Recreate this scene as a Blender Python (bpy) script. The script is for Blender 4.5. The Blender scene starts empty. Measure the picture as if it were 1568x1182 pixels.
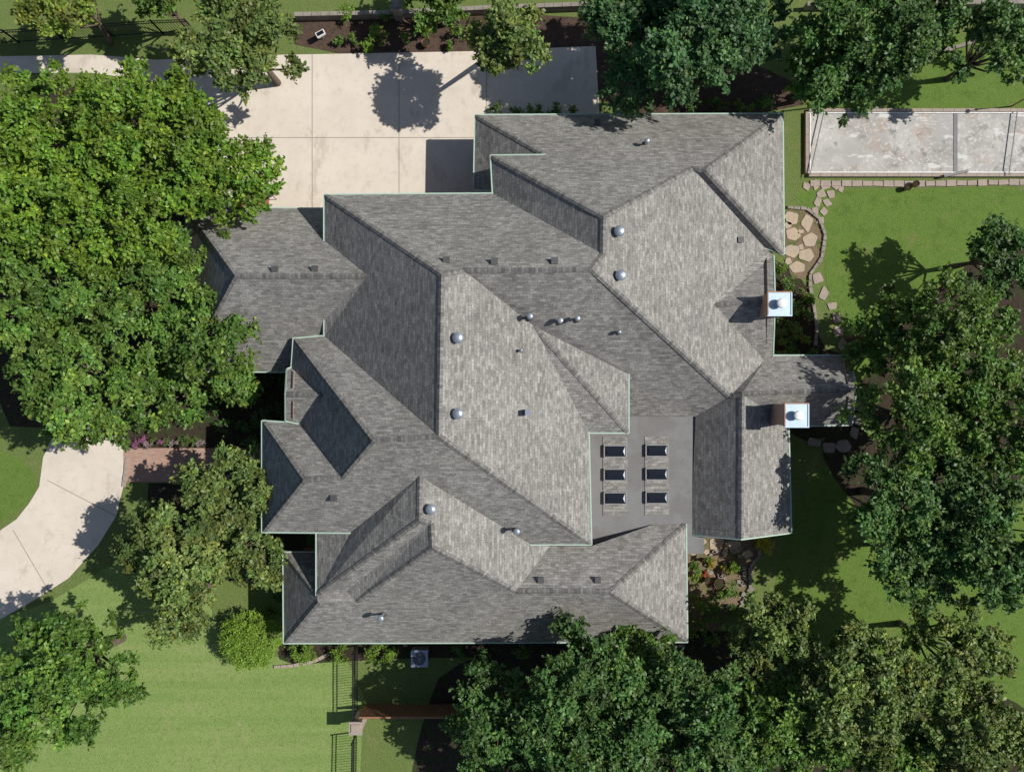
import bpy, math, random
import numpy as np
from mathutils import Vector, Matrix
from mathutils.bvhtree import BVHTree
random.seed(7); rng=np.random.default_rng(7)
F=1176.0; H=42.0; CX,CY=784.0,591.0
def P(px,py,z=0.0):
    return Vector(((px-CX)/F*(H-z), -(py-CY)/F*(H-z), z))
scene=bpy.context.scene
# ---------------------------------------------------------------- materials
def newmat(name,rough=0.8,spec=0.3):
    m=bpy.data.materials.new(name); m.use_nodes=True
    nt=m.node_tree; b=nt.nodes['Principled BSDF']
    b.inputs['Roughness'].default_value=rough
    b.inputs['Specular IOR Level'].default_value=spec
    return m,nt,b
def plain(name,col,rough=0.7,metal=0.0,spec=0.3,var=0.12,scale=6.0):
    m,nt,b=newmat(name,rough,spec)
    b.inputs['Metallic'].default_value=metal
    tc=nt.nodes.new('ShaderNodeTexCoord'); n=nt.nodes.new('ShaderNodeTexNoise')
    n.inputs['Scale'].default_value=scale; n.inputs['Detail'].default_value=6
    nt.links.new(tc.outputs['Object'],n.inputs['Vector'])
    r=nt.nodes.new('ShaderNodeValToRGB')
    r.color_ramp.elements[0].position=.3; r.color_ramp.elements[1].position=.7
    r.color_ramp.elements[0].color=(*[c*(1-var) for c in col],1)
    r.color_ramp.elements[1].color=(*[min(1,c*(1+var)) for c in col],1)
    nt.links.new(n.outputs['Fac'],r.inputs['Fac']); nt.links.new(r.outputs['Color'],b.inputs['Base Color'])
    return m
def layered(name,layers,base,rough=.9,bump=0.0,bumpscale=30):
    m,nt,b=newmat(name,rough,.2)
    tc=nt.nodes.new('ShaderNodeTexCoord')
    prev=None
    for i,(sc,lo,hi,col,det,st) in enumerate(layers):
        mp=nt.nodes.new('ShaderNodeMapping'); mp.inputs['Scale'].default_value=st
        mp.inputs['Location'].default_value=(i*13.7,i*5.1,0)
        nt.links.new(tc.outputs['Object'],mp.inputs['Vector'])
        n=nt.nodes.new('ShaderNodeTexNoise'); n.inputs['Scale'].default_value=sc; n.inputs['Detail'].default_value=det
        n.inputs['Roughness'].default_value=.65
        nt.links.new(mp.outputs['Vector'],n.inputs['Vector'])
        mr=nt.nodes.new('ShaderNodeMapRange'); mr.inputs['From Min'].default_value=lo; mr.inputs['From Max'].default_value=hi
        nt.links.new(n.outputs['Fac'],mr.inputs['Value'])
        mx=nt.nodes.new('ShaderNodeMix'); mx.data_type='RGBA'
        nt.links.new(mr.outputs['Result'],mx.inputs['Factor'])
        if prev is None: mx.inputs['A'].default_value=(*base,1)
        else: nt.links.new(prev,mx.inputs['A'])
        mx.inputs['B'].default_value=(*col,1)
        prev=mx.outputs['Result']
    nt.links.new(prev,b.inputs['Base Color'])
    if bump>0:
        n=nt.nodes.new('ShaderNodeTexNoise'); n.inputs['Scale'].default_value=bumpscale; n.inputs['Detail'].default_value=4
        nt.links.new(tc.outputs['Object'],n.inputs['Vector'])
        bp=nt.nodes.new('ShaderNodeBump'); bp.inputs['Strength'].default_value=bump; bp.inputs['Distance'].default_value=.05
        nt.links.new(n.outputs['Fac'],bp.inputs['Height']); nt.links.new(bp.outputs['Normal'],b.inputs['Normal'])
    return m
def shingle(name,c1,c2,dark):
    m,nt,b=newmat(name,.95,.12)
    tc=nt.nodes.new('ShaderNodeTexCoord')
    br=nt.nodes.new('ShaderNodeTexBrick'); br.inputs['Scale'].default_value=1
    br.inputs['Brick Width'].default_value=.30; br.inputs['Row Height'].default_value=.145
    br.inputs['Mortar Size'].default_value=.008; br.inputs['Mortar Smooth'].default_value=.5
    br.inputs['Color1'].default_value=(*c1,1); br.inputs['Color2'].default_value=(*c2,1); br.inputs['Mortar'].default_value=(*dark,1)
    br.offset=.43; br.squash=.7; br.squash_frequency=3
    nt.links.new(tc.outputs['UV'],br.inputs['Vector'])
    def noise(scl,det,lo,hi,tmin,tmax):
        mp=nt.nodes.new('ShaderNodeMapping'); mp.inputs['Scale'].default_value=scl; nt.links.new(tc.outputs['UV'],mp.inputs['Vector'])
        n=nt.nodes.new('ShaderNodeTexNoise'); n.inputs['Scale'].default_value=1; n.inputs['Detail'].default_value=det
        nt.links.new(mp.outputs['Vector'],n.inputs['Vector'])
        mr=nt.nodes.new('ShaderNodeMapRange'); mr.inputs['From Min'].default_value=lo; mr.inputs['From Max'].default_value=hi
        mr.inputs['To Min'].default_value=tmin; mr.inputs['To Max'].default_value=tmax
        nt.links.new(n.outputs['Fac'],mr.inputs['Value']); return mr.outputs['Result']
    a=noise((2.4,6.9,1),4,.3,.7,.74,1.25); c=noise((.35,.3,1),4,.25,.75,.88,1.12); d=noise((.9,1.1,1),5,.35,.65,.94,1.06); e=noise((15,15,1),2,.3,.7,.76,1.24)
    def mul(x,y):
        mu=nt.nodes.new('ShaderNodeMath'); mu.operation='MULTIPLY'; nt.links.new(x,mu.inputs[0]); nt.links.new(y,mu.inputs[1]); return mu.outputs[0]
    mu=mul(mul(a,c),mul(d,e))
    vm=nt.nodes.new('ShaderNodeVectorMath'); vm.operation='SCALE'
    nt.links.new(br.outputs['Color'],vm.inputs[0]); nt.links.new(mu,vm.inputs['Scale'])
    nt.links.new(vm.outputs[0],b.inputs['Base Color'])
    sp=nt.nodes.new('ShaderNodeSeparateXYZ'); nt.links.new(tc.outputs['UV'],sp.inputs[0])
    dv=nt.nodes.new('ShaderNodeMath'); dv.operation='DIVIDE'; dv.inputs[1].default_value=.145; nt.links.new(sp.outputs[1],dv.inputs[0])
    fr=nt.nodes.new('ShaderNodeMath'); fr.operation='FRACT'; nt.links.new(dv.outputs[0],fr.inputs[0])
    bp=nt.nodes.new('ShaderNodeBump'); bp.inputs['Strength'].default_value=.2; bp.inputs['Distance'].default_value=.012; bp.invert=True
    nt.links.new(fr.outputs[0],bp.inputs['Height'])
    nt.links.new(bp.outputs['Normal'],b.inputs['Normal'])
    return m
def brickmat(name,c1,c2,mortar,horizontal=False):
    m,nt,b=newmat(name,.85,.2)
    tc=nt.nodes.new('ShaderNodeTexCoord')
    br=nt.nodes.new('ShaderNodeTexBrick'); br.inputs['Scale'].default_value=1
    br.inputs['Brick Width'].default_value=.22; br.inputs['Row Height'].default_value=.08; br.inputs['Mortar Size'].default_value=.01
    br.inputs['Color1'].default_value=(*c1,1); br.inputs['Color2'].default_value=(*c2,1); br.inputs['Mortar'].default_value=(*mortar,1)
    if horizontal: nt.links.new(tc.outputs['Object'],br.inputs['Vector'])
    else:
        sx=nt.nodes.new('ShaderNodeSeparateXYZ'); cb=nt.nodes.new('ShaderNodeCombineXYZ'); ad=nt.nodes.new('ShaderNodeMath')
        nt.links.new(tc.outputs['Object'],sx.inputs[0]); nt.links.new(sx.outputs[0],ad.inputs[0]); nt.links.new(sx.outputs[1],ad.inputs[1])
        nt.links.new(ad.outputs[0],cb.inputs[0]); nt.links.new(sx.outputs[2],cb.inputs[1]); nt.links.new(cb.outputs[0],br.inputs['Vector'])
    nt.links.new(br.outputs['Color'],b.inputs['Base Color'])
    return m
def leafmat(name):
    m,nt,b=newmat(name,.5,.35)
    at=nt.nodes.new('ShaderNodeAttribute'); at.attribute_name='tint'
    nt.links.new(at.outputs['Color'],b.inputs['Base Color'])
    tr=nt.nodes.new('ShaderNodeBsdfTranslucent')
    vm=nt.nodes.new('ShaderNodeVectorMath'); vm.operation='MULTIPLY'; vm.inputs[1].default_value=(1.15,1.25,.45)
    nt.links.new(at.outputs['Color'],vm.inputs[0]); nt.links.new(vm.outputs[0],tr.inputs['Color'])
    mx=nt.nodes.new('ShaderNodeMixShader'); mx.inputs[0].default_value=.28
    nt.links.new(b.outputs[0],mx.inputs[1]); nt.links.new(tr.outputs[0],mx.inputs[2])
    nt.links.new(mx.outputs[0],nt.nodes['Material Output'].inputs['Surface'])
    return m
M={}
M['roof']=shingle('asphalt_shingles',(.187,.180,.170),(.285,.276,.26),(.125,.121,.115))
M['cap']=shingle('ridge_cap_shingles',(.13,.126,.12),(.24,.232,.222),(.09,.088,.084))
M['gutter']=plain('gutter_paint',(.38,.50,.42),.5,var=.08)
M['brick']=brickmat('house_brick',(.30,.17,.12),(.38,.24,.17),(.4,.37,.33))
M['paver_brick']=brickmat('walk_brick',(.36,.2,.15),(.45,.28,.22),(.3,.26,.22),True)
M['membrane']=layered('flat_roof_membrane',[(1.2,.35,.7,(.16,.16,.16),5,(1,1,1)),(25,.4,.7,(.22,.22,.22),3,(1,1,1)),(.5,.5,.6,(.17,.165,.16),7,(1,1,1))],(.195,.195,.195))
M['metal']=plain('galvanised_metal',(.36,.40,.46),.4,.6,.5)
M['metaldark']=plain('dark_vent_metal',(.09,.09,.095),.5,.3,.4)
M['capmetal']=plain('chimney_cap_metal',(.42,.53,.64),.4,.2,.5,var=.08)
M['glass']=plain('skylight_glass',(.010,.012,.016),.08,0,.8)
M['frame']=plain('window_frame',(.26,.26,.26),.5)
M['copper']=plain('rusty_flashing',(.32,.19,.12),.6,.2)
M['concrete']=layered('concrete',[(.35,.4,.65,(.59,.525,.45),6,(1,1,1)),(2.2,.5,.75,(.55,.485,.41),6,(1,1,1)),(40,.5,.75,(.5,.45,.385),3,(1,1,1)),(.9,.6,.8,(.43,.37,.3),8,(1,1,1)),(.6,.56,.62,(.51,.445,.375),9,(1,.5,1))],(.66,.59,.51))
M['joint']=plain('joint',(.24,.2,.17),.9)
M['grass']=layered('grass',[(.25,.4,.65,(.12,.165,.045),5,(1,1,1)),(1.5,.5,.75,(.20,.18,.095),6,(1,1,1)),(9,.4,.7,(.075,.12,.025),5,(1,1,1)),(38,.45,.65,(.19,.24,.085),3,(1,1,1))],(.11,.155,.038),1,.9,22)
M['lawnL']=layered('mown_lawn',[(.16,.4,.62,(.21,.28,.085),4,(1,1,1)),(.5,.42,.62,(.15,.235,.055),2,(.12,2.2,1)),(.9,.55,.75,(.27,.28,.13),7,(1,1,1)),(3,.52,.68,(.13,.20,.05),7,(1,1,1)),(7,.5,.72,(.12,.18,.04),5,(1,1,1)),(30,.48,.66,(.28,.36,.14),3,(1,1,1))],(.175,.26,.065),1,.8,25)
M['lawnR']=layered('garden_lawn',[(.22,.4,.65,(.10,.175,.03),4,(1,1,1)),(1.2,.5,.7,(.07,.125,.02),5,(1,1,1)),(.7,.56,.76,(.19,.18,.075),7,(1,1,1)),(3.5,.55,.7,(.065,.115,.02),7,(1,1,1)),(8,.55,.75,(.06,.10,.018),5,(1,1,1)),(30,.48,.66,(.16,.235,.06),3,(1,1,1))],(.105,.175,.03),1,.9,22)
M['shade_darkened_mulch']=layered('shade_darkened_mulch',[(4,.4,.65,(.025,.02,.014),5,(1,1,1)),(22,.5,.7,(.09,.068,.05),4,(1,1,1)),(2,.5,.62,(.035,.055,.015),6,(1,1,1))],(.05,.036,.027),1,1,18)  # mulch tone made darker, its colour carries the shade of the left-hand bed
M['bed']=layered('bark_mulch',[(3,.4,.65,(.05,.034,.026),5,(1,1,1)),(22,.5,.7,(.15,.105,.08),4,(1,1,1))],(.09,.058,.044),1,1,18)
M['dirt']=layered('dry_soil',[(3,.4,.65,(.16,.115,.075),6,(1,1,1)),(25,.5,.7,(.26,.2,.14),3,(1,1,1)),(1.2,.5,.65,(.08,.12,.03),5,(1,1,1))],(.2,.15,.1),1,.8,20)
M['court']=layered('court_surface',[(.5,.42,.62,(.32,.30,.28),7,(1,1,1)),(.7,.52,.66,(.38,.30,.25),8,(1,1,1)),(6,.52,.66,(.56,.55,.53),6,(1,1,1)),(2.4,.56,.68,(.22,.22,.21),8,(1,1,1)),(.4,.5,.6,(.38,.37,.355),6,(1,1,1)),(1.8,.58,.63,(.58,.57,.55),9,(.4,1,1))],(.46,.445,.42))
M['stone']=layered('flagstone',[(1.5,.4,.6,(.44,.35,.25),4,(1,1,1)),(12,.5,.7,(.30,.25,.18),4,(1,1,1))],(.40,.33,.26))
M['stonegrey']=layered('grey_stone',[(2,.4,.6,(.3,.27,.23),4,(1,1,1)),(14,.5,.7,(.17,.15,.13),4,(1,1,1))],(.24,.21,.18))
M['pinkstone']=layered('pink_stone',[(3,.4,.6,(.38,.31,.26),4,(1,1,1)),(14,.5,.7,(.26,.21,.18),4,(1,1,1))],(.33,.275,.235))
M['iron']=plain('black_iron',(.02,.02,.022),.5)
M['wood']=plain('stained_wood',(.26,.13,.07),.7,var=.3,scale=12)
M['bark']=plain('bark',(.11,.085,.065),.95,var=.35,scale=9)
M['leaf']=leafmat('leaves')
M['white']=plain('white_paint',(.75,.75,.73),.5)
M['terracotta']=plain('terracotta',(.33,.16,.1),.8)
# ---------------------------------------------------------------- mesh helpers
class MB:
    def __init__(s): s.v=[];s.f=[];s.m=[];s.mats=[]
    def mi(s,mat):
        if mat not in s.mats: s.mats.append(mat)
        return s.mats.index(mat)
    def face(s,pts,mat):
        i=len(s.v); s.v+= [tuple(p) for p in pts]; s.f.append(list(range(i,i+len(pts)))); s.m.append(s.mi(mat))
    def box(s,c,sz,mat,rot=0.0):
        cx,cy,cz=c; a,b,d=[q/2 for q in sz]; ca,sa=math.cos(rot),math.sin(rot)
        i=len(s.v)
        for dx,dy,dz in [(-a,-b,-d),(a,-b,-d),(a,b,-d),(-a,b,-d),(-a,-b,d),(a,-b,d),(a,b,d),(-a,b,d)]:
            s.v.append((cx+dx*ca-dy*sa,cy+dx*sa+dy*ca,cz+dz))
        for q in [(0,3,2,1),(4,5,6,7),(0,1,5,4),(1,2,6,5),(2,3,7,6),(3,0,4,7)]:
            s.f.append([i+k for k in q]); s.m.append(s.mi(mat))
    def beam(s,p0,p1,w,h,mat):
        p0=Vector(p0);p1=Vector(p1); d=(p1-p0); 
        if d.length<1e-4: return
        d.normalize(); up=Vector((0,0,1))
        if abs(d.z)>.95: up=Vector((1,0,0))
        sd=d.cross(up).normalized(); u=sd.cross(d).normalized()
        i=len(s.v)
        for p in (p0,p1):
            for a,b in ((-1,-1),(1,-1),(1,1),(-1,1)):
                s.v.append(tuple(p+sd*a*w/2+u*b*h/2))
        for q in [(0,1,2,3),(7,6,5,4),(0,4,5,1),(1,5,6,2),(2,6,7,3),(3,7,4,0)]:
            s.f.append([i+k for k in q]); s.m.append(s.mi(mat))
    def tube(s,p0,p1,r0,r1,mat,n=8,cap=True):
        p0=Vector(p0);p1=Vector(p1);d=(p1-p0).normalized(); up=Vector((0,0,1)) if abs(d.z)<.95 else Vector((1,0,0))
        a=d.cross(up).normalized(); b=d.cross(a)
        i=len(s.v)
        for p,r in ((p0,r0),(p1,r1)):
            for k in range(n):
                t=2*math.pi*k/n; s.v.append(tuple(p+a*math.cos(t)*r+b*math.sin(t)*r))
        for k in range(n):
            s.f.append([i+k,i+(k+1)%n,i+n+(k+1)%n,i+n+k]); s.m.append(s.mi(mat))
        if cap:
            s.f.append([i+n+k for k in range(n)]); s.m.append(s.mi(mat))
    def dome(s,c,r,h,mat,n=14,rings=4):
        c=Vector(c); rows=[]
        for j in range(rings):
            t=j/rings*math.pi/2; row=[]
            for k in range(n):
                a=2*math.pi*k/n; row.append(len(s.v)); s.v.append((c.x+r*math.cos(t)*math.cos(a),c.y+r*math.cos(t)*math.sin(a),c.z+h*math.sin(t)))
            rows.append(row)
        top=len(s.v); s.v.append((c.x,c.y,c.z+h))
        for j in range(rings-1):
            for k in range(n):
                s.f.append([rows[j][k],rows[j][(k+1)%n],rows[j+1][(k+1)%n],rows[j+1][k]]); s.m.append(s.mi(mat))
        for k in range(n):
            s.f.append([rows[-1][k],rows[-1][(k+1)%n],top]); s.m.append(s.mi(mat))
    def obj(s,name,parent=None):
        me=bpy.data.meshes.new(name); me.from_pydata(s.v,[],s.f)
        for mt in s.mats: me.materials.append(mt)
        me.polygons.foreach_set('material_index',s.m); me.update()
        o=bpy.data.objects.new(name,me); scene.collection.objects.link(o)
        if parent: o.parent=parent
        return o
def empty(name):
    o=bpy.data.objects.new(name,None); scene.collection.objects.link(o); return o
def chaikin(pts,n=2):
    for _ in range(n):
        q=[]
        for i in range(len(pts)):
            a=pts[i];b=pts[(i+1)%len(pts)]
            q.append((a[0]*.75+b[0]*.25,a[1]*.75+b[1]*.25)); q.append((a[0]*.25+b[0]*.75,a[1]*.25+b[1]*.75))
        pts=q
    return pts
def sheet(name,pts,z,mat,smooth=0,parent=None):
    if smooth: pts=chaikin(pts,smooth)
    mb=MB(); w=[P(x,y,z) for x,y in pts]
    a=sum(w[i].x*w[(i+1)%len(w)].y-w[(i+1)%len(w)].x*w[i].y for i in range(len(w)))
    if a<0: w.reverse()
    mb.face(w,mat); return mb.obj(name,parent)
# ---------------------------------------------------------------- ROOF
V=dict(a1=(497,299),a2=(755,297),ap=(676,420),ap2=(672,668),r1=(710,414),r2=(906,412),
b1=(752,239),b2=(924,332),b3=(923,389),f1=(728,177),f2=(1198,175),g1=(835,238),l1=(752,238),l2=(752,291),l3=(726,291),
c1=(1060,258),c2=(1080,260),c3=(1172,379),f3=(1200,389),dN=(1184,392),dR=(1186,460),d1=(1094,467),dS=(1183,545),d2=(1171,552),
n1=(1180,545),n2=(1300,545),n3=(1311,597),e0=(1136,603),e1=(1117,607),n4=(1304,650),n5=(1207,652),
s1=(1211,815),s2=(1135,825),s3=(1058,818),s4=(1065,638),t1=(963,636),t2=(962,573),k1=(818,500),t3=(962,662),t4=(901,662),
m1=(905,833),m2=(812,833),q1=(643,729),q2=(537,815),q3=(402,814),q4=(465,735),q5=(523,731),q6=(570,675),
u1=(450,519),u2=(497,515),v1=(497,490),v2=(563,422),v3=(497,369),
p4=(463,649),p2=(495,605),p3=(447,563),p0=(438,604),p5=(440,566),p6=(438,644),y0=(402,645),
x1=(642,797),x2=(485,911),x3=(485,815),x4=(660,801),x5=(530,905),x6=(662,838),x7=(545,921),x8=(487,922),
y1=(842,836),y2=(790,905),y3=(905,836),y4=(1000,803),y5=(1050,803),z0=(434,846),zz=(484,846),z1=(435,984),z2=(1052,982),z3=(935,906),
w1=(285,318),w2=(497,320),w3=(360,422),w4=(283,568),u3=(497,514),u4=(447,517),u5=(447,569))
FACES=dict(
Nmain=('N','a1 a2 b3 r2 r1 ap'),Wbig=('W','a1 ap ap2 u2 v1 v2 v3'),Wstrip=('W','b1 b2 b3 a2'),NA=('N','f1 f2 c2 c1 b2 b1 g1'),
Wlow=('W','f1 g1 l1 l2 l3'),Ebr=('E','b2 c1 c3 d1 d2 e1 r2 b3'),Ene=('E','c2 f2 f3'),Sne=('S','c1 c2 f3 c3'),
Nd=('N','c3 dN dR d1'),Sd=('S','d1 dR dS d2'),Ne2=('N','d2 n1 n2 n3 e0 e1'),Se2=('S','e0 n3 n4 n5'),
Esw=('E','e0 n5 s1 s2'),Wsw=('W','e1 e0 s2 s3 s4'),Sbig=('S','r1 r2 e1 s4 t1 t2 k1'),Ec=('E','k1 t2 t3'),Sc=('S','k1 t3 t4'),
Ecen=('E','ap r1 k1 t4 m1 ap2'),Scen=('S','ap2 m1 m2 q1 q2 q3 q4 q5 q6'),Nw2=('N','u1 u2 ap2 q6'),Wx=('W','u1 q6 q5 p4 p2 p3'),
Np=('N','p3 p2 p0 p5'),Sp=('S','p0 p2 p4 p6'),Nq=('N','y0 p4 q5 q4'),Wq=('W','y0 q4 q3'),
Wr=('W','q1 x1 x2 x3 q2'),Er=('E','q1 m2 y1 y2 x6 x4 x1'),Sr=('S','x2 x1 x4 x5 x7 x8'),Wr2=('W','x5 x4 x6 x7'),
Slg=('S','z1 z2 z3 y2 x6 x7 x8'),Nsw=('N','z0 zz x2'),Wsw2=('W','z0 x2 x8 z1'),Nbr=('N','y1 y3 y4 y5 z3 y2'),Ebrr=('E','y5 z2 z3'),
Nww=('N','w1 w2 v3 v2 w3'),Www=('W','w1 w3 w4'),Sww=('S','w3 v2 v1 u3 u4 u5 w4'))
FACES={k:(d,s.split()) for k,(d,s) in FACES.items()}
PRI=dict(Wbig=.88,Wx=1.35,Wq=1.4,Www=1.4,Wsw2=1.5,Wstrip=.95,Wr=.9,Wr2=1.3,Wsw=1.05,Ebr=.58,Ec=.48,Sc=.4,Ecen=.76,Nmain=1.15,Nw2=.95,Wlow=.85,Esw=.85)
strong=dict(f1=3,f2=3,f3=3,l3=3,dN=3,dS=3.1,n1=3,n2=3,n4=3,n5=3.1,s1=3,s3=3.1,s4=3.1,t1=3.15,y4=3.1,y5=3.05,z0=3,z1=3,z2=3,w1=3,w2=3,w4=3,u5=3)
weak=dict(a1=4.3,a2=4.3,b1=5.0,u1=4.3,u2=4.3,m1=4.3,m2=4.3,t3=4.3,t4=4.3,q3=4.1,y0=4.1,p5=4.0,p6=4.0,zz=3.0,x2=4.9,x3=4.7,x8=4.9)
names=list(V); ix={n:i for i,n in enumerate(names)}; nv=len(names); fk=list(FACES); nf=len(fk)
zv={n:5.0 for n in names}
SF={'N':lambda p:-p.y,'S':lambda p:p.y,'E':lambda p:-p.x,'W':lambda p:p.x}
for it in range(12):
    A=[];B=[]
    for j,k in enumerate(fk):
        d,vs=FACES[k]
        for n in vs:
            p=P(*V[n],zv[n]); row=np.zeros(nv+2*nf); row[ix[n]]=1.5; row[nv+j]=-1.5; row[nv+nf+j]=-1.5*SF[d](p); A.append(row);B.append(0)
        wt=1.6 if d=='W' else 1.0
        row=np.zeros(nv+2*nf); row[nv+nf+j]=wt; A.append(row);B.append(wt*PRI.get(k,.93))
    for dct,w in ((strong,4.0),(weak,.4)):
        for n,z in dct.items():
            row=np.zeros(nv+2*nf); row[ix[n]]=w; A.append(row);B.append(w*z)
    sol=np.linalg.lstsq(np.array(A),np.array(B),rcond=None)[0]
    for n in names: zv[n]=float(sol[ix[n]])
PL={k:(FACES[k][0],float(sol[nv+j]),float(sol[nv+nf+j])) for j,k in enumerate(fk)}
PLANAR={'Wsw'}
def onplane(k,n):
    if k in PLANAR:
        d,c,g=PL[k]; u=Vector(((V[n][0]-CX)/F,-(V[n][1]-CY)/F,0)); s=SF[d](u); return P(*V[n],(c+g*s*H)/(1+g*s))
    return P(*V[n],zv[n])
house=empty('brick_house')
me=bpy.data.meshes.new('roof'); vs=[];fs=[];uvs=[];mi=[]
faceW={}
for k in fk:
    d,c,g=PL[k]; pts=[onplane(k,n) for n in FACES[k][1]]; faceW[k]=pts
    ar=sum(pts[i].x*pts[(i+1)%len(pts)].y-pts[(i+1)%len(pts)].x*pts[i].y for i in range(len(pts)))
    q=pts if ar>0 else pts[::-1]
    i=len(vs); vs+=[tuple(p) for p in q]; fs.append(list(range(i,i+len(q)))); mi.append(0)
    for p in q:
        sl=SF[d](p)*math.sqrt(1+g*g); u=p.x if d in 'NS' else p.y
        uvs.append((u+fk.index(k)*3.17,sl))
edges={}
for k in fk:
    vn=FACES[k][1]
    for a,b in zip(vn,vn[1:]+vn[:1]): edges.setdefault(tuple(sorted((a,b))),[]).append(k)
def grad(k):
    d,c,g=PL[k]; return {'N':Vector((0,-g)),'S':Vector((0,g)),'E':Vector((-g,0)),'W':Vector((g,0))}[d]
for (a,b),ks in edges.items():
    if len(ks)!=2: continue
    A0=P(*V[a],max(onplane(k,a).z for k in ks)); B0=P(*V[b],max(onplane(k,b).z for k in ks))
    e=(B0-A0); e2=Vector((e.x,e.y)); 
    if e2.length<.5: continue
    nrm=Vector((-e2.y,e2.x)).normalized()
    vn=FACES[ks[0]][1]; pts=faceW[ks[0]]
    ar=sum(pts[i].x*pts[(i+1)%len(pts)].y-pts[(i+1)%len(pts)].x*pts[i].y for i in range(len(pts)))
    ia=vn.index(a); fwd=(vn[(ia+1)%len(vn)]==b)
    side=1 if ((ar>0)==fwd) else -1
    n0=nrm*side; g0=grad(ks[0]).dot(n0); g1=grad(ks[1]).dot(-n0)
    if g0+g1<-.15:
        w=.13; up=Vector((0,0,.03))
        L0=A0+up;L1=B0+up
        for nn,gg in ((n0,g0),(-n0,g1)):
            off=Vector((nn.x*w,nn.y*w,gg*w))
            q=[L0,L1,L1+off,L0+off]; dn=Vector((0,0,-.06)); q2=[L0+off,L1+off,L1+off+dn,L0+off+dn]
            for qq in (q,q2):
                nr=(qq[1]-qq[0]).cross(qq[2]-qq[0])
                i=len(vs)
                uu=[(.05,0),(.05,e.length),(.2,e.length),(.2,0)]
                if qq is q and nr.z<0: qq=qq[::-1]; uu=uu[::-1]
                vs+=[tuple(p) for p in qq]; fs.append([i,i+1,i+2,i+3]); uvs+=uu; mi.append(1)
me.from_pydata(vs,[],fs); uvl=me.uv_layers.new(name='UVMap')
for li,l in enumerate(me.loops): uvl.data[li].uv=uvs[l.vertex_index]
me.materials.append(M['roof']); me.materials.append(M['cap']); me.polygons.foreach_set('material_index',mi); me.update()
roof=bpy.data.objects.new('roof',me); scene.collection.objects.link(roof); roof.parent=house
bvh=BVHTree.FromPolygons([Vector(v) for v in vs],fs)
def hit(px,py):
    d=(P(px,py,0)-Vector((0,0,H))).normalized(); r=bvh.ray_cast(Vector((0,0,H)),d)
    if r[0] is None: return P(px,py,3.0),Vector((0,0,1))
    n=r[1]; n=n if n.z>0 else -n
    return r[0],n
G="""Nmain a1 a2;Wbig a1 v3;Wbig v1 u2;Wstrip b1 a2;NA f1 f2;NA g1 b1;Wlow f1 l3;Wlow l3 l2;Ene f2 f3;Sne f3 c3;Nd dN dR;Sd dR dS;Ne2 n1 n2;Ne2 n2 n3;Se2 n3 n4;Se2 n4 n5;Esw n5 s1;Esw s1 s2;Wsw s2 s3;Ec t2 t3;Sc t3 t4;Ecen t4 m1;Scen m1 m2;Scen q2 q3;Nw2 u1 u2;Wx u1 p3;Np p3 p5;Np p5 p0;Sp p0 p6;Sp p6 p4;Nq y0 p4;Wq y0 q3;Wr x2 x3;Slg z1 z2;Wsw2 z0 z1;Nsw z0 zz;Ebrr y5 z2;Nww w1 w2;Www w1 w4;Sww w4 u5;Sww u5 u4"""
gm=MB(); wm=MB(); wn=MB()
outer={'Nmain','NA','Ene','Ne2','Esw','Slg','Wsw2','Ebrr','Nww','Www','Sww','Wq','Wlow'}
for g in G.split(';'):
    k,a,b=g.split(); pa,pb=onplane(k,a),onplane(k,b)
    e=pb-pa; n=Vector((-e.y,e.x,0)).normalized(); vn=FACES[k][1]; pts=faceW[k]
    ar=sum(pts[i].x*pts[(i+1)%len(pts)].y-pts[(i+1)%len(pts)].x*pts[i].y for i in range(len(pts)))
    fwd=(vn[(vn.index(a)+1)%len(vn)]==b)
    if (ar>0)==fwd: n=-n
    dz=Vector((0,0,-.05)); dd=e.normalized()*.03
    gm.beam(pa+n*.035+dz-dd,pb+n*.035+dz+dd,.065,.12,M['gutter'])
    ins=-n*.35; ed=e.normalized()*.3
    if e.length<1.0: ed=e*.1
    qa,qb=pa+ins+ed,pb+ins-ed
    wm.face([Vector((qa.x,qa.y,0)),Vector((qb.x,qb.y,0)),qb+Vector((0,0,.05)),qa+Vector((0,0,.05))],M['brick'])
    wm.face([pa+Vector((0,0,-.115)),pb+Vector((0,0,-.115)),qb+Vector((0,0,-.115)),qa+Vector((0,0,-.115))],M['white'])
    if k in outer and e.length>3:
        c=max(1,int(e.length/3.2)); rot=math.atan2(e.y,e.x)
        for i in range(c):
            q=qa.lerp(qb,(i+.5)/c); 
            wn.box((q.x+n.x*.03,q.y+n.y*.03,1.5),(1.3,.06,1.5),M['white'],rot)
            wn.box((q.x+n.x*.07,q.y+n.y*.07,1.86),(1.12,.03,.6),M['glass'],rot)
            wn.box((q.x+n.x*.07,q.y+n.y*.07,1.14),(1.12,.03,.6),M['glass'],rot)
gm.obj('gutters',house); wm.obj('walls',house); wn.obj('windows',house)
dm=MB(); q=P(470,690,0); dm.box((q.x-.0,q.y,1.1),(.1,1.1,2.2),M['wood']); dm.box((q.x-.08,q.y+.35,1.05),(.08,.06,.14),M['metal']); dm.obj('front_door',house)
fm=MB()
a=P(893,628,3.02);b=P(1078,848,3.02)
fm.box(((a.x+b.x)/2,(a.y+b.y)/2,2.92),(abs(b.x-a.x),abs(a.y-b.y),.2),M['membrane'])
fm.obj('flat_roof',house)
sk=MB(); pm=MB()
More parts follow.
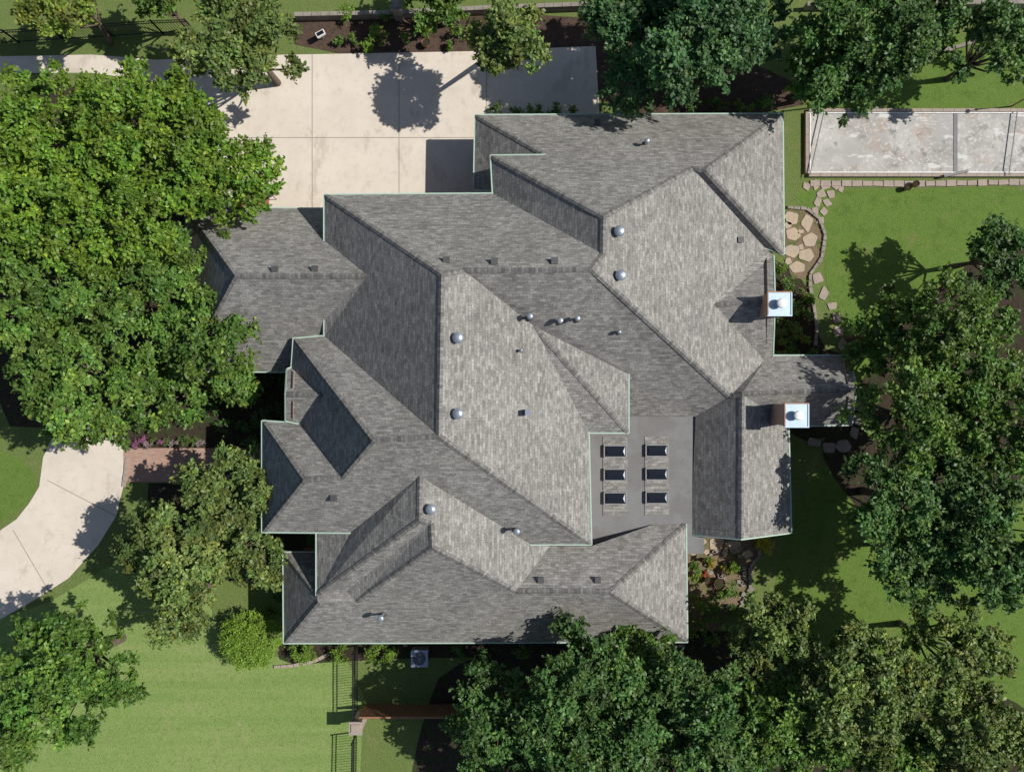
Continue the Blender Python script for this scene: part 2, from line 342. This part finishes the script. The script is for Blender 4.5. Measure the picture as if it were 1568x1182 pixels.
for x in (942,1006):
    for y in (691,727,763):
        yy=y-(1 if x>1000 else 0)
        c=P(x,yy,3.2)
        cp=P(x,yy+18,3.03); pm.box((cp.x,cp.y,3.035),(1.25,.56,.03),M['roof'])
        for sx,sy,w,h in ((0,.29,1.12,.05),(0,-.29,1.12,.05),(.55,0,.05,.53),(-.55,0,.05,.53)):
            sk.box((c.x+sx,c.y+sy,3.1),(w,h,.2),M['frame'])
        sk.box((c.x,c.y,3.11),(1.04,.52,.1),M['glass'])
        sk.face([(c.x-.5,c.y-.24,3.165),(c.x+.5,c.y-.24,3.165),(c.x+.4,c.y,3.22),(c.x-.4,c.y,3.22)],M['glass'])
        sk.face([(c.x+.5,c.y+.24,3.165),(c.x-.5,c.y+.24,3.165),(c.x-.4,c.y,3.22),(c.x+.4,c.y,3.22)],M['glass'])
        sk.face([(c.x+.5,c.y-.24,3.165),(c.x+.5,c.y+.24,3.165),(c.x+.4,c.y,3.22)],M['metal'])
    cp=P(x,675,3.03); pm.box((cp.x,cp.y,3.035),(1.25,.46,.03),M['roof'])
sk.obj('skylights',house); o=pm.obj('skylight_curbs',house)
uvl=o.data.uv_layers.new(name='UVMap')
for li,l in enumerate(o.data.loops):
    co=o.data.vertices[l.vertex_index].co; uvl.data[li].uv=(co.x,co.y)
vm_=MB()
for x,y in ((947,353),(949,420),(702,515),(702,630),(661,775)):
    p,n=hit(x,y+3); vm_.tube(p-Vector((0,0,.1)),p+Vector((0,0,.26)),.17,.17,M['metaldark'],16)
    vm_.tube(p+Vector((0,0,.24)),p+Vector((0,0,.34)),.22,.24,M['metal'],18); vm_.dome(p+Vector((0,0,.34)),.24,.14,M['metal'],18)
for x,y,h,r in ((811,484,.5,.09),(883,487,.45,.08),(857,490,.35,.09),(791,807,.7,.1),(587,937,.75,.1),(988,219,.45,.08),(798,535,.25,.05),(947,507,.2,.06)):
    p,n=hit(x,y+2); vm_.tube(p-Vector((0,0,.1)),p+Vector((0,0,h)),r*.7,r*.7,M['metal'],12)
    vm_.tube(p+Vector((0,0,h)),p+Vector((0,0,h+.12)),r*1.5,r*1.5,M['metal'],14); vm_.dome(p+Vector((0,0,h+.12)),r*1.5,.06,M['metal'],14)
    vm_.tube(p-Vector((0,0,.05)),p+Vector((0,0,.08)),r*2,r*.8,M['metaldark'],12)
for x,y in ((914,189),(684,399),(757,401),(849,400),(483,412),(422,413),(828,887),(915,887),(808,631),(1133,368),(512,762)):
    p,n=hit(x,y); s=.24
    vm_.box((p.x,p.y,p.z+.06),(s,s,.2),M['metaldark'] if x!=808 else M['metal'])
    if x!=808: vm_.box((p.x,p.y,p.z+.17),(s+.05,s+.05,.03),M['metaldark'])
p,n=hit(808,631); vm_.box((p.x,p.y,p.z+.4),(.26,.26,.5),M['metal'])
vm_.obj('roof_vents',house)
for cx,cy,bz in ((1195,465,6.1),(1221,636,6.0)):
    cm=MB(); c=P(cx,cy,bz)
    cm.box((c.x,c.y,(bz-.25)/2),(1.0,1.0,bz-.25),M['brick'])
    cm.box((c.x,c.y,bz-.21),(1.12,1.12,.08),M['copper'])
    for sx,sy,w,h in ((0,.555,1.16,.05),(0,-.555,1.16,.05),(.555,0,.05,1.06),(-.555,0,.05,1.06)):
        cm.box((c.x+sx,c.y+sy,bz-.13),(w,h,.14),M['copper'] if (sx<0 or sy>0) else M['capmetal'])
    cm.box((c.x,c.y,bz-.13),(1.06,1.06,.07),M['capmetal'])
    cm.tube((c.x,c.y,bz-.1),(c.x,c.y,bz+.15),.17,.17,M['capmetal'],20)
    cm.tube((c.x,c.y,bz+.15),(c.x,c.y,bz+.22),.23,.23,M['white'],20); cm.dome((c.x,c.y,bz+.22),.23,.08,M['white'],20)
    cm.obj('chimney',house)
# ---------------------------------------------------------------- GROUND
g=MB(); g.face([(-300,-300,-.02),(300,-300,-.02),(300,300,-.02),(-300,300,-.02)],M['grass']); g.obj('ground')
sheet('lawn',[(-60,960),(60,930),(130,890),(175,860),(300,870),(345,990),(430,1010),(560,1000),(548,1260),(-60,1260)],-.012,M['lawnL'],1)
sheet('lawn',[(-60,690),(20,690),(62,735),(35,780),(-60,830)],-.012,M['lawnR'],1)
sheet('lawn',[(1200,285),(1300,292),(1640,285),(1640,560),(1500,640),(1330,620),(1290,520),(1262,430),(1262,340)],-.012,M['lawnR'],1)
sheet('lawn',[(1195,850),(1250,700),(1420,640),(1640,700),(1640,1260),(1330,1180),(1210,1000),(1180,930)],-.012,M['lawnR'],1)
sheet('lawn',[(1380,60),(1640,40),(1640,180),(1225,180),(1260,140)],-.012,M['lawnR'],1)
sheet('garden_bed',[(440,22),(600,30),(740,18),(930,30),(1230,120),(1230,175),(915,178),(912,72),(720,79),(455,84)],-.008,M['bed'],1)
sheet('garden_bed',[(190,640),(420,560),(470,540),(470,900),(440,905),(300,880),(200,740),(310,740),(310,690),(190,690)],-.008,M['shade_darkened_mulch'],1)
sheet('garden_bed',[(420,975),(660,975),(1100,960),(1150,985),(1000,1010),(700,1005),(520,1012),(430,1020)],-.008,M['shade_darkened_mulch'],1)
sheet('garden_bed',[(1050,810),(1165,815),(1150,900),(1110,960),(1048,985)],-.008,M['dirt'],1)
sheet('garden_bed',[(1150,380),(1240,425),(1252,530),(1300,545),(1330,660),(1200,680),(1150,560)],-.008,M['shade_darkened_mulch'],1)
sheet('garden_bed',[(1440,430),(1600,330),(1640,640),(1430,900),(1240,700),(1290,640),(1330,560)],-.006,M['shade_darkened_mulch'],2)
sheet('garden_bed',[(690,990),(1120,985),(1240,1000),(1500,1040),(1640,1130),(1640,1260),(620,1260),(640,1120)],-.006,M['shade_darkened_mulch'],2)
sheet('garden_bed',[(-40,140),(200,130),(330,200),(320,330),(290,640),(180,660),(-40,650)],-.006,M['shade_darkened_mulch'],1)
drive=sheet('concrete_driveway',[(330,86),(455,84),(720,79),(912,71),(918,178),(745,190),(745,335),(330,335),(335,200)],0.0,M['concrete'])
sheet('concrete_driveway',[(-60,88),(140,84),(240,92),(350,86),(350,150),(300,170),(235,125),(140,112),(-60,112)],-.002,M['concrete'])
sheet('concrete_driveway',[(-60,790),(0,812),(25,795),(45,770),(60,745),(66,700),(80,670),(140,640),(192,672),(190,740),(178,790),(150,835),(105,885),(50,920),(0,948),(-60,970)],.0,M['concrete'])
jm=MB()
def joint(a,b,w=.035,z=.004):
    a=P(*a,z);b=P(*b,z);d=(b-a).normalized();n=Vector((-d.y,d.x,0))*w/2
    jm.face([a-n,b-n,b+n,a+n],M['joint'])
for x in (478,611,745): joint((x,82),(x,330))
joint((335,211),(477,211));joint((479,211),(610,211));joint((612,211),(744,211))
joint((20,812),(75,905)); joint((-10,860),(-60,900)); joint((72,735),(178,790))
jm.obj('joints',drive)
bw=MB(); a=P(190,686);b=P(420,738); bw.box(((a.x+b.x)/2,(a.y+b.y)/2,0.01),(b.x-a.x,a.y-b.y,.05),M['paver_brick']); bw.obj('brick_walkway')
def stones(name,lst,mat,z=.03,nn=(4,6)):
    mb=MB()
    for (x,y,r) in lst:
        c=P(x,y,z); R=r/28.0; n=random.randint(*nn); o=random.random()*6; ex=random.uniform(.8,1.25)
        top=[]
        for i in range(n):
            t=o+2*math.pi*(i+random.uniform(-.2,.2))/n; rr=R*random.uniform(.85,1.15)
            top.append(Vector((c.x+math.cos(t)*rr*ex,c.y+math.sin(t)*rr/ex,z)))
        q=[]
        for i in range(n):
            a=top[i];b=top[(i+1)%n]; q+= [a.lerp(b,.12),a.lerp(b,.88)]
        mb.face(q,mat)
        for i in range(len(q)):
            a=q[i];b=q[(i+1)%len(q)]; mb.face([b,a,Vector((a.x,a.y,-.05)),Vector((b.x,b.y,-.05))],mat)
    return mb.obj(name)
sheet('dirt_patch',[(1200,318),(1235,318),(1262,350),(1258,395),(1235,428),(1205,425)],-.003,M['dirt'],1)
stones('flagstone_patio',[(1212,333,12),(1237,343,12),(1214,359,12),(1241,368,12),(1213,385,12),(1236,391,12),(1222,409,11),(1207,345,6),(1226,355,5),(1227,378,5),(1207,400,6)],M['stone'])
stones('flagstone_path',[(1235,285,7),(1250,283,8),(1264,285,8),(1279,284,8),(1258,297,8),(1273,297,8),(1252,309,8),(1266,311,8),(1249,322,7),(1262,324,7),(1256,338,7),(1294,281,7),(1288,290,6),(1252,427,10),(1262,449,10),(1274,468,9),(1281,487,10),(1285,507,9),(1290,527,9)],M['pinkstone'],.03,(4,4))
stones('flagstone_patio',[(1070,831,13),(1097,833,14),(1124,838,13),(1146,849,9),(1062,845,6),(1082,845,5),(1110,846,5)],M['stone'])
stones('flagstone_path',[(1245,677,11),(1268,684,12),(1292,683,11),(1308,664,10),(1313,643,10),(1316,622,10),(1318,600,9)],M['stonegrey'])
stones('garden_rocks',[(1140+random.gauss(0,5),870+i*8,4.5) for i in range(7)]+[(1105+random.uniform(-30,40),880+random.uniform(-40,60),random.uniform(2,4.5)) for i in range(40)],M['stonegrey'],.12)
def border(name,pts,mat,w=.16,h=.12,seg=.3):
    mb=MB(); pts=[P(*p,0) for p in pts]
    for a,b in zip(pts,pts[1:]):
        d=b-a; n=max(1,int(d.length/seg)); rot=math.atan2(d.y,d.x)
        for i in range(n):
            c=a.lerp(b,(i+.5)/n); mb.box((c.x,c.y,h/2-.02),(d.length/n*random.uniform(.86,.96),w*random.uniform(.85,1.15),h*random.uniform(.8,1.2)),mat,rot+random.uniform(-.06,.06))
    return mb.obj(name)
border('stone_edging',[(1205,318),(1235,320),(1254,335),(1263,360),(1258,395),(1240,420),(1240,440),(1246,470),(1250,500),(1248,530)],M['stonegrey'])
border('stone_edging',[(1160,830),(1163,850),(1148,868),(1148,900),(1135,925)],M['stonegrey'])
border('stone_edging',[(420,1020),(450,1018),(480,1012),(505,1000)],M['pinkstone'])
border('stone_edging',[(1380,75),(1410,82),(1450,78),(1500,62)],M['stonegrey'],.2,.2,.35)
border('brick_edging',[(870,988),(1000,990),(1048,988)],M['pinkstone'])
border('stone_edging',[(190,745),(196,700)],M['pinkstone'])
def wall(name,pts,w,h,mat,seg=.45):
    mb=MB(); pts=[P(*p,0) for p in pts]
    for a,b in zip(pts,pts[1:]):
        d=b-a; n=max(1,int(d.length/seg)); rot=math.atan2(d.y,d.x)
        mb.box(((a.x+b.x)/2,(a.y+b.y)/2,h/2-.1),(d.length,w*.85,h),mat,rot)
        for i in range(n):
            c=a.lerp(b,(i+.5)/n); mb.box((c.x,c.y,h-.06),(d.length/n-.02,w,.09),mat,rot)
    return mb.obj(name)
wall('stone_wall',[(455,30),(600,27),(740,20),(900,14)],.22,.6,M['stonegrey'])
wall('stone_wall',[(1230,14),(1440,12),(1640,10)],.22,.6,M['stonegrey'])
def column(name,px,py,s,h,mat):
    mb=MB(); c=P(px,py,h); mb.box((c.x,c.y,h/2),(s,s,h),mat); mb.box((c.x,c.y,h+.05),(s+.14,s+.14,.1),mat); mb.box((c.x,c.y,h+.13),(s-.1,s-.1,.06),mat); return mb.obj(name)
column('stone_column',607,9,.45,1.3,M['stonegrey']); column('stone_column',545,1114,.55,1.6,M['pinkstone'])
def fence(name,pts,h=1.5,sp=.14):
    mb=MB(); pts=[P(*p,0) for p in pts]
    for a,b in zip(pts,pts[1:]):
        d=b-a; n=int(d.length/sp); up=Vector((0,0,1))
        for z in (h*.12,h*.82,h*.97): mb.beam(a+up*z,b+up*z,.035,.035,M['iron'])
        for i in range(n+1):
            q=a.lerp(b,i/n); mb.box((q.x,q.y,h/2),(.02,.02,h),M['iron'])
        m=max(1,int(d.length/2.2))
        for i in range(m+1):
            q=a.lerp(b,i/m); mb.box((q.x,q.y,h/2+.03),(.07,.07,h+.06),M['iron'])
    return mb.obj(name)
fence('iron_fence',[(-40,70),(100,62),(250,52),(300,50)],1.5)
fence('iron_fence',[(548,988),(548,1090)],1.5); fence('iron_fence',[(547,1120),(545,1230)],1.5)
wf=MB(); 
a=P(560,1078,0);b=P(700,1078,0)
for i in range(36):
    q=a.lerp(b,i/35); wf.box((q.x,q.y,.8),(.13,.025,1.6),M['wood'])
for z in (.4,1.3): wf.box(((a.x+b.x)/2,a.y-.06,z),((b-a).length,.06,.09),M['wood'])
wf.box(((a.x+b.x)/2,a.y-.02,1.63),((b-a).length+.1,.1,.04),M['wood'])
wf.obj('wooden_fence')
co=empty('garden_court'); cb=MB()
a=P(1238,172,.12);b=P(1700,266,.12)
cb.box(((a.x+b.x)/2,(a.y+b.y)/2,.05),(b.x-a.x,a.y-b.y,.14),M['court']); cb.obj('surface',co)
ce=MB(); L=b.x-a.x
for yy in (a.y+.09,b.y-.09):
    n=int(L/.6)
    for i in range(n): ce.box((a.x+(i+.5)*L/n,yy,.08),(L/n-.015,.17,.24),M['pinkstone'])
n=8
for i in range(n): ce.box((a.x-.09,b.y+(i+.5)*(a.y-b.y)/n,.08),(.17,(a.y-b.y)/n-.01,.24),M['pinkstone'])
ce.box((a.x+.07,(a.y+b.y)/2,.16),(.05,a.y-b.y-.1,.05),M['white']); ce.box(((a.x+b.x)/2,a.y-.05,.16),(L,.05,.05),M['white']); ce.box(((a.x+b.x)/2,b.y+.05,.16),(L,.05,.05),M['white'])
s=P(1463,215,.12); ce.box((s.x,(a.y+b.y)/2,.125),(.22,a.y-b.y,.03),M['metaldark'])
for x0,x1 in ((1262,1240),(1558,1545)):
    ce.beam(P(x0,170,.35),P(x1,268,.35),.04,.04,M['metaldark'])
ce.beam(P(1445,270,.3),P(1482,262,.3),.14,.14,M['metaldark'])
ce.obj('border',co)
border('brick_edging',[(1240,281),(1400,282),(1640,278)],M['pinkstone'],.3,.08,.55)
for px,py in ((1262,163),(1549,163)):
    pl=MB(); q=P(px,py,0); pl.tube(q,q+Vector((0,0,2.4)),.04,.035,M['wood'],8); pl.box((q.x,q.y,2.42),(.12,.12,.05),M['metaldark']); pl.tube(q+Vector((0,0,2.3)),q+Vector((-.5,-.1,2.45)),.02,.02,M['metaldark'],6); pl.dome(q+Vector((-.5,-.1,2.36)),.12,.1,M['metaldark'],10); pl.obj('lamp_post')
for px,py,r in ((1398,284,.17),(1386,290,.15),(1109,872,.25),(1099,891,.3),(653,70,.22),(1082,886,.18)):
    um=MB(); q=P(px,py,0); um.tube(q,q+Vector((0,0,.35)),r*.65,r,M['terracotta'],16,False); um.tube(q+Vector((0,0,.33)),q+Vector((0,0,.38)),r*1.1,r*1.1,M['terracotta'],16,False); um.dome(q+Vector((0,0,.28)),r*.95,.05,M['shade_darkened_mulch'],16); um.obj('terracotta_pot')
dk=MB(); a=P(364,287,.3);b=P(411,320,.3)
for i in range(11):
    x=a.x+(b.x-a.x)*(i+.5)/11; dk.box((x,(a.y+b.y)/2,.28),((b.x-a.x)/11-.012,a.y-b.y,.04),M['wood'])
dk.box(((a.x+b.x)/2,(a.y+b.y)/2,.12),(b.x-a.x-.1,a.y-b.y-.1,.24),M['wood']); dk.obj('wooden_deck')
gr=MB(); q=P(418,300,0); 
for sx,sy in ((-.2,-.2),(.2,-.2),(-.2,.2),(.2,.2)): gr.tube((q.x+sx,q.y+sy,0),(q.x+sx*.8,q.y+sy*.8,.6),.02,.02,M['metaldark'],6)
gr.tube((q.x,q.y,.45),(q.x,q.y,.75),.12,.3,M['metaldark'],16); gr.dome((q.x,q.y,.75),.3,.24,M['metaldark'],16); gr.box((q.x+.35,q.y,.74),(.25,.35,.03),M['wood']); gr.obj('kettle_grill')
ac=MB(); q=P(645,1000,0); ac.box((q.x,q.y,.4),(.85,.85,.78),M['metal']); ac.box((q.x,q.y,.81),(.9,.9,.05),M['metal']); ac.tube((q.x,q.y,.83),(q.x,q.y,.87),.34,.34,M['metaldark'],20)
for i in range(6):
    t=i*math.pi/6; ac.beam((q.x-math.cos(t)*.36,q.y-math.sin(t)*.36,.89),(q.x+math.cos(t)*.36,q.y+math.sin(t)*.36,.89),.015,.015,M['metal'])
ac.obj('air_conditioner')
fl=MB(); q=P(495,60,0); fl.tube(q,q+Vector((0,0,.5)),.03,.03,M['metal']); fl.box((q.x,q.y,.6),(.5,.28,.14),M['white'],.5); fl.box((q.x,q.y,.68),(.4,.2,.02),M['glass'],.5); fl.obj('flood_light')
# ---------------------------------------------------------------- VEGETATION
def leaf_mesh(centers,crad,tints,nper,size,flat=.6,upw=.7,sprig=.7):
    M_=len(centers); n=M_*nper
    c=np.repeat(centers,nper,0); r=np.repeat(crad,nper)[:,None]; t=np.repeat(tints,nper,0)
    d=rng.normal(size=(n,3)); d/=np.linalg.norm(d,axis=1)[:,None]
    rad=rng.random((n,1))**.45
    off=d*rad*r; off[:,2]*=flat
    ns=8; sp=rng.normal(size=(M_,ns,3)); sp/=np.linalg.norm(sp,axis=2)[:,:,None]; sp[:,:,2]=np.abs(sp[:,:,2])*.7-.15
    pick=rng.integers(0,ns,size=n); sd=sp[np.repeat(np.arange(M_),nper),pick]
    along=rng.random((n,1))**.7
    off2=sd*along*r*1.5+rng.normal(size=(n,3))*r*.11
    m=(rng.random((n,1))<sprig); off=np.where(m,off2,off)
    pos=c+off
    nm=np.array([0,0,1.0])*upw+rng.normal(size=(n,3))*.45+d*.25
    nm/=np.linalg.norm(nm,axis=1)[:,None]
    tg=np.where(m,sd,d)+rng.normal(size=(n,3))*.6
    tg-=nm*(tg*nm).sum(1)[:,None]; tg/=np.linalg.norm(tg,axis=1)[:,None]+1e-9
    bt=np.cross(nm,tg)
    L=size*(.6+.8*rng.random((n,1))); W=L*.58
    v=np.empty((n,4,3)); v[:,0]=pos-tg*L*.5; v[:,1]=pos+bt*W*.5-nm*L*.05; v[:,2]=pos+tg*L*.5-nm*L*.1; v[:,3]=pos-bt*W*.5-nm*L*.05
    col=t*(.65+.7*rng.random((n,1)))
    yl=(rng.random((n,1))<.08); col=np.where(yl,col*np.array([1.7,1.4,.95]),col)
    return v.reshape(-1,3),np.repeat(col,4,0)
def veg_object(name,verts,cols,wood=None):
    nl=len(verts)//4
    wv=np.array(wood.v) if wood and wood.v else np.zeros((0,3)); nw=len(wv)
    allv=np.vstack([verts,wv]) if nw else verts
    wf_=wood.f if wood else []
    me=bpy.data.meshes.new(name)
    me.vertices.add(len(allv)); me.vertices.foreach_set('co',allv.astype(np.float32).ravel())
    wl=[nl*4+i for f in wf_ for i in f]; sizes=[len(f) for f in wf_]
    li=np.concatenate([np.arange(nl*4),np.array(wl,dtype=int)]).astype(np.int32)
    me.loops.add(len(li)); me.loops.foreach_set('vertex_index',li)
    st=np.concatenate([np.arange(nl)*4,nl*4+np.concatenate([[0],np.cumsum(sizes)[:-1]]) if sizes else np.array([],dtype=int)]).astype(np.int32)
    me.polygons.add(nl+len(sizes)); me.polygons.foreach_set('loop_start',st)
    me.materials.append(M['leaf']); me.materials.append(M['bark'])
    me.update(calc_edges=True)
    me.polygons.foreach_set('material_index',np.concatenate([np.zeros(nl),np.ones(len(sizes))]).astype(np.int32))
    ca=me.color_attributes.new('tint','FLOAT_COLOR','POINT')
    cc=np.ones((len(allv),4),np.float32); cc[:nl*4,:3]=cols; cc[nl*4:,:3]=.1
    ca.data.foreach_set('color',cc.ravel())
    me.validate(); me.update()
    o=bpy.data.objects.new(name,me); scene.collection.objects.link(o); return o
def tree(name,px,py,rpx,ztop,col,dens=1.0,base=None,leaf=.2,nper=95):
    zc=ztop*.6; c=P(px,py,ztop*.8); r=rpx/F*(H-ztop*.8); hh=min(ztop-zc,r*.9)
    K=int(7+r*3.0); cents=[];rads=[];tints=[]; col=np.array(col)
    wood=MB(); bs=P(*base,-.05) if base else Vector((c.x,c.y,-.05))
    fork=Vector((c.x+random.uniform(-.3,.3),c.y+random.uniform(-.3,.3),zc*(.45 if not base else .8)))
    tr=.05+.04*r; wood.tube(bs,fork,tr*1.3,tr*.85,M['bark'],10)
    phi=random.random()*6.28; lt=.5 if not base else .28
    for i in range(K):
        a=phi+i*2.39996; q=math.sqrt((i+.3)/K)*.82*r*random.uniform(.82,1.2)
        sx,sy=c.x+math.cos(a)*q,c.y+math.sin(a)*q
        sr=r*random.uniform(.16,.34)
        sz=zc+hh*math.sqrt(max(0,1-(min(q,r)/r)**2))*random.uniform(.1,1.0)-sr*.3
        tip=Vector((sx,sy,sz)); mid=fork.lerp(tip,.5)+Vector((0,0,-.25+random.uniform(-.2,.2)))
        wood.tube(fork,mid,tr*lt,tr*lt*.6,M['bark'],6); wood.tube(mid,tip,tr*lt*.6,tr*.1,M['bark'],6)
        n=int(max(5,22*dens*sr*sr)); br=1+random.uniform(-.24,.24)
        for j in range(n):
            t=random.random()*6.28; w=math.sqrt(random.random())*sr*random.uniform(.9,1.35)
            z=sz+sr*1.0*math.sqrt(max(0,1-min(1,w/sr)**2))*random.uniform(.3,1)-random.random()**2*sr*.7
            pt=(sx+math.cos(t)*w,sy+math.sin(t)*w,z); cents.append(pt); rads.append(random.uniform(.18,.46))
            tints.append(col*br*(1+random.uniform(-.28,.28))*np.array([1+random.uniform(-.12,.18),1,1]))
            if j%4==0: wood.tube(tip,Vector(pt),tr*.1,.01,M['bark'],4,False)
    v,cl=leaf_mesh(np.array(cents),np.array(rads),np.array(tints),nper,leaf)
    return veg_object(name,v,cl,wood)
BR=(.135,.24,.03); MG=(.108,.2,.038); DK=(.078,.16,.042); BL=(.075,.165,.06); OL=(.142,.205,.056); YG=(.18,.245,.045)
T=[('oak_tree',60,185,108,8.5,BR),('oak_tree',222,205,118,9,BR),('oak_tree',325,262,85,8,BR),('oak_tree',120,330,125,9.5,BR),('oak_tree',15,300,110,9,BR),
('oak_tree',30,470,105,8.5,MG),('oak_tree',175,470,95,8,MG),('oak_tree',300,515,85,7.5,MG),('oak_tree',110,590,110,8,MG),('oak_tree',245,590,70,6.5,MG),('oak_tree',350,590,32,5,MG),('oak_tree',255,405,62,7.5,MG),
('elm_tree',365,50,92,7.5,OL),('elm_tree',90,-2,62,6,YG),('elm_tree',225,-25,45,6,MG),
('elm_tree',782,36,66,9,OL,1.9,(800,52)),('elm_tree',670,-20,60,5,MG),
('pecan_tree',1045,38,122,8.2,BL,1.2,(1040,120)),('pecan_tree',1160,30,70,7,BL),('pecan_tree',1110,-50,95,10.5,BL),('pecan_tree',1320,45,112,7.5,DK),('pecan_tree',1260,110,50,5,MG),('pecan_tree',1545,55,75,6.5,DK),('pecan_tree',1440,0,60,7,DK),('pecan_tree',950,5,52,9,BL,1.6,(940,60)),
('oak_tree',1545,385,62,6,DK),('oak_tree',1480,520,105,8,MG),('oak_tree',1440,630,110,8.5,MG),('oak_tree',1540,640,90,8,MG),('oak_tree',1420,780,110,8,DK),('oak_tree',1530,820,115,8.5,DK),('oak_tree',1365,510,62,6,MG),('oak_tree',1430,875,74,8,DK),
('cedar_elm_tree',1190,985,75,6.5,OL),('cedar_elm_tree',1320,1060,115,8,OL),('cedar_elm_tree',1470,1010,85,7,OL),('cedar_elm_tree',1210,1120,95,7.5,MG),('cedar_elm_tree',1500,1140,110,7,OL),('cedar_elm_tree',1370,1180,90,7,MG),
('live_oak_tree',900,1090,125,8,DK),('live_oak_tree',765,1110,88,7.5,DK),('live_oak_tree',1050,1105,110,8,DK),('live_oak_tree',880,1190,120,8,DK),('live_oak_tree',990,1020,50,6.5,MG),('live_oak_tree',1100,1190,90,7,DK),
('cedar_elm_tree',255,850,92,7.5,OL),('cedar_elm_tree',340,760,78,7,OL),('cedar_elm_tree',365,855,66,6.5,OL),('cedar_elm_tree',270,930,60,6,OL),('cedar_elm_tree',415,770,24,5,OL),
('oak_tree',80,1045,112,8,(.1,.2,.035)),('oak_tree',-10,1120,70,7,MG)]
for t in T: tree(*t)
def shrub(name,px,py,rpx,h,col,leaf=.09,dens=1.0,ry=None):
    c=P(px,py,h*.6); r=rpx/F*(H-h*.6); ryw=(ry/F*(H-h*.6)) if ry else r
    n=max(6,int(26*dens*r*ryw)) ; cs=[];rr=[];tt=[];col=np.array(col)
    for i in range(n):
        t=random.random()*6.28; w=math.sqrt(random.random())*.93
        z=h*(.4+.55*math.sqrt(max(0,1-w*w))*random.uniform(.85,1)); cs.append((c.x+math.cos(t)*w*r,c.y+math.sin(t)*w*ryw,z if i%4 else z*.5)); rr.append(min(.24,r*.5)*random.uniform(.7,1.1)); tt.append(col*(1+random.uniform(-.2,.2)))
    v,cl=leaf_mesh(np.array(cs),np.array(rr),np.array(tt),90,leaf,.7)
    w=MB()
    for i in range(5):
        w.tube((c.x,c.y,0),cs[i%n],.03,.012,M['bark'],5,False)
    return veg_object(name,v,cl,w)
BG=(.15,.26,.032)
shrub('round_hedge',383,980,46,2.0,(.19,.31,.04),.08,3.0)
for x,w in ((462,24),(521,15),(585,26)): shrub('boxwood_shrub',x,1000,w,.9,BG,.08,1.8,13)
for x,y,r,c in ((575,58,17,BG),(560,72,8,BG),(540,60,7,MG),(520,62,7,MG),(650,45,9,BR),(668,25,12,MG),(700,48,10,BR),(530,20,14,BR),(590,25,12,MG),(620,60,7,MG),(690,70,6,MG),
 (760,172,12,MG),(790,172,11,MG),(820,173,12,BR),(850,172,11,MG),(878,173,10,BR),(940,180,14,MG),(1095,165,14,MG),(1140,165,14,BR),(1170,160,12,MG),(1060,160,14,DK),
 (1195,410,12,BR),(1205,435,12,MG),(1215,470,14,MG),(1200,500,14,DK),(1222,505,12,MG),(1205,525,13,MG),(1230,450,8,YG),(1235,485,9,MG),(1195,545,10,MG),
 (1070,885,11,YG),(1075,920,16,BR),(1095,945,18,MG),(1065,960,14,BR),(1120,905,12,MG),(1130,935,14,MG),(1100,912,9,BR),(1065,868,8,MG),(1085,858,6,YG),(1125,868,7,BR),(1090,975,14,MG),
 (205,650,12,MG),(240,645,14,MG),(280,640,12,DK),(420,560,12,DK),(405,590,13,DK),(380,610,14,MG),(425,625,12,DK),(385,680,12,MG),(410,720,10,DK),
 (400,640,14,DK),(375,650,14,DK),(345,650,14,DK),(320,630,14,DK),(425,580,10,DK),(1240,460,8,BR),(1232,520,9,YG),(1215,540,10,MG),(1250,545,10,DK),
 (420,840,13,MG),(410,880,14,DK),(425,910,13,DK),(415,940,10,MG),(700,1000,12,MG),(740,1000,14,DK),(800,1000,12,MG),
 (1300,90,16,MG),(1235,140,10,MG),(1460,90,14,DK),(1500,80,12,DK),(970,170,10,DK),(1480,440,20,DK),(1440,460,14,MG),(1510,420,16,DK)):
    shrub('garden_shrub',x,y,r,random.uniform(.5,1.0),c,.1,.9)
shrub('yellow_lantana',1176,831,16,.7,(.5,.45,.04),.09,1.4)
shrub('yellow_flowers',1112,872,7,.4,(.35,.33,.03),.07); shrub('yellow_flowers',1092,862,6,.4,(.4,.3,.03),.07); shrub('red_flowers',1080,880,5,.4,(.4,.09,.04),.07)
for x in range(196,312,10): shrub('flower_bed_plants',x,676+random.uniform(-6,6),6,.4,random.choice([(.3,.12,.24),(.1,.16,.04),(.1,.16,.04),(.3,.24,.26)]),.06)
# ---------------------------------------------------------------- LIGHT, SKY, CAMERA
el=math.radians(47); az=math.radians(7)
s=Vector((math.cos(el)*math.cos(az),math.cos(el)*math.sin(az),math.sin(el)))
sun=bpy.data.lights.new('sun','SUN'); sun.energy=5.0; sun.angle=math.radians(.5); sun.color=(1,.96,.885)
so=bpy.data.objects.new('sun',sun); scene.collection.objects.link(so); so.rotation_euler=s.to_track_quat('Z','Y').to_euler(); so.location=s*80
w=bpy.data.worlds.new('World'); scene.world=w; w.use_nodes=True; nt=w.node_tree
sky=nt.nodes.new('ShaderNodeTexSky'); sky.sky_type='NISHITA'; sky.sun_disc=False; sky.sun_elevation=el; sky.sun_rotation=math.radians(90)-az
nt.links.new(sky.outputs[0],nt.nodes['Background'].inputs[0]); nt.nodes['Background'].inputs[1].default_value=.078
cam=bpy.data.cameras.new('camera'); cam.sensor_width=36; cam.lens=36/(2*784/F); cam.clip_end=1000
cobj=bpy.data.objects.new('camera',cam); scene.collection.objects.link(cobj); cobj.location=(0,0,H); cobj.rotation_euler=(0,0,0)
scene.camera=cobj
scene.view_settings.view_transform='Standard'; scene.view_settings.look='None'; scene.view_settings.exposure=0
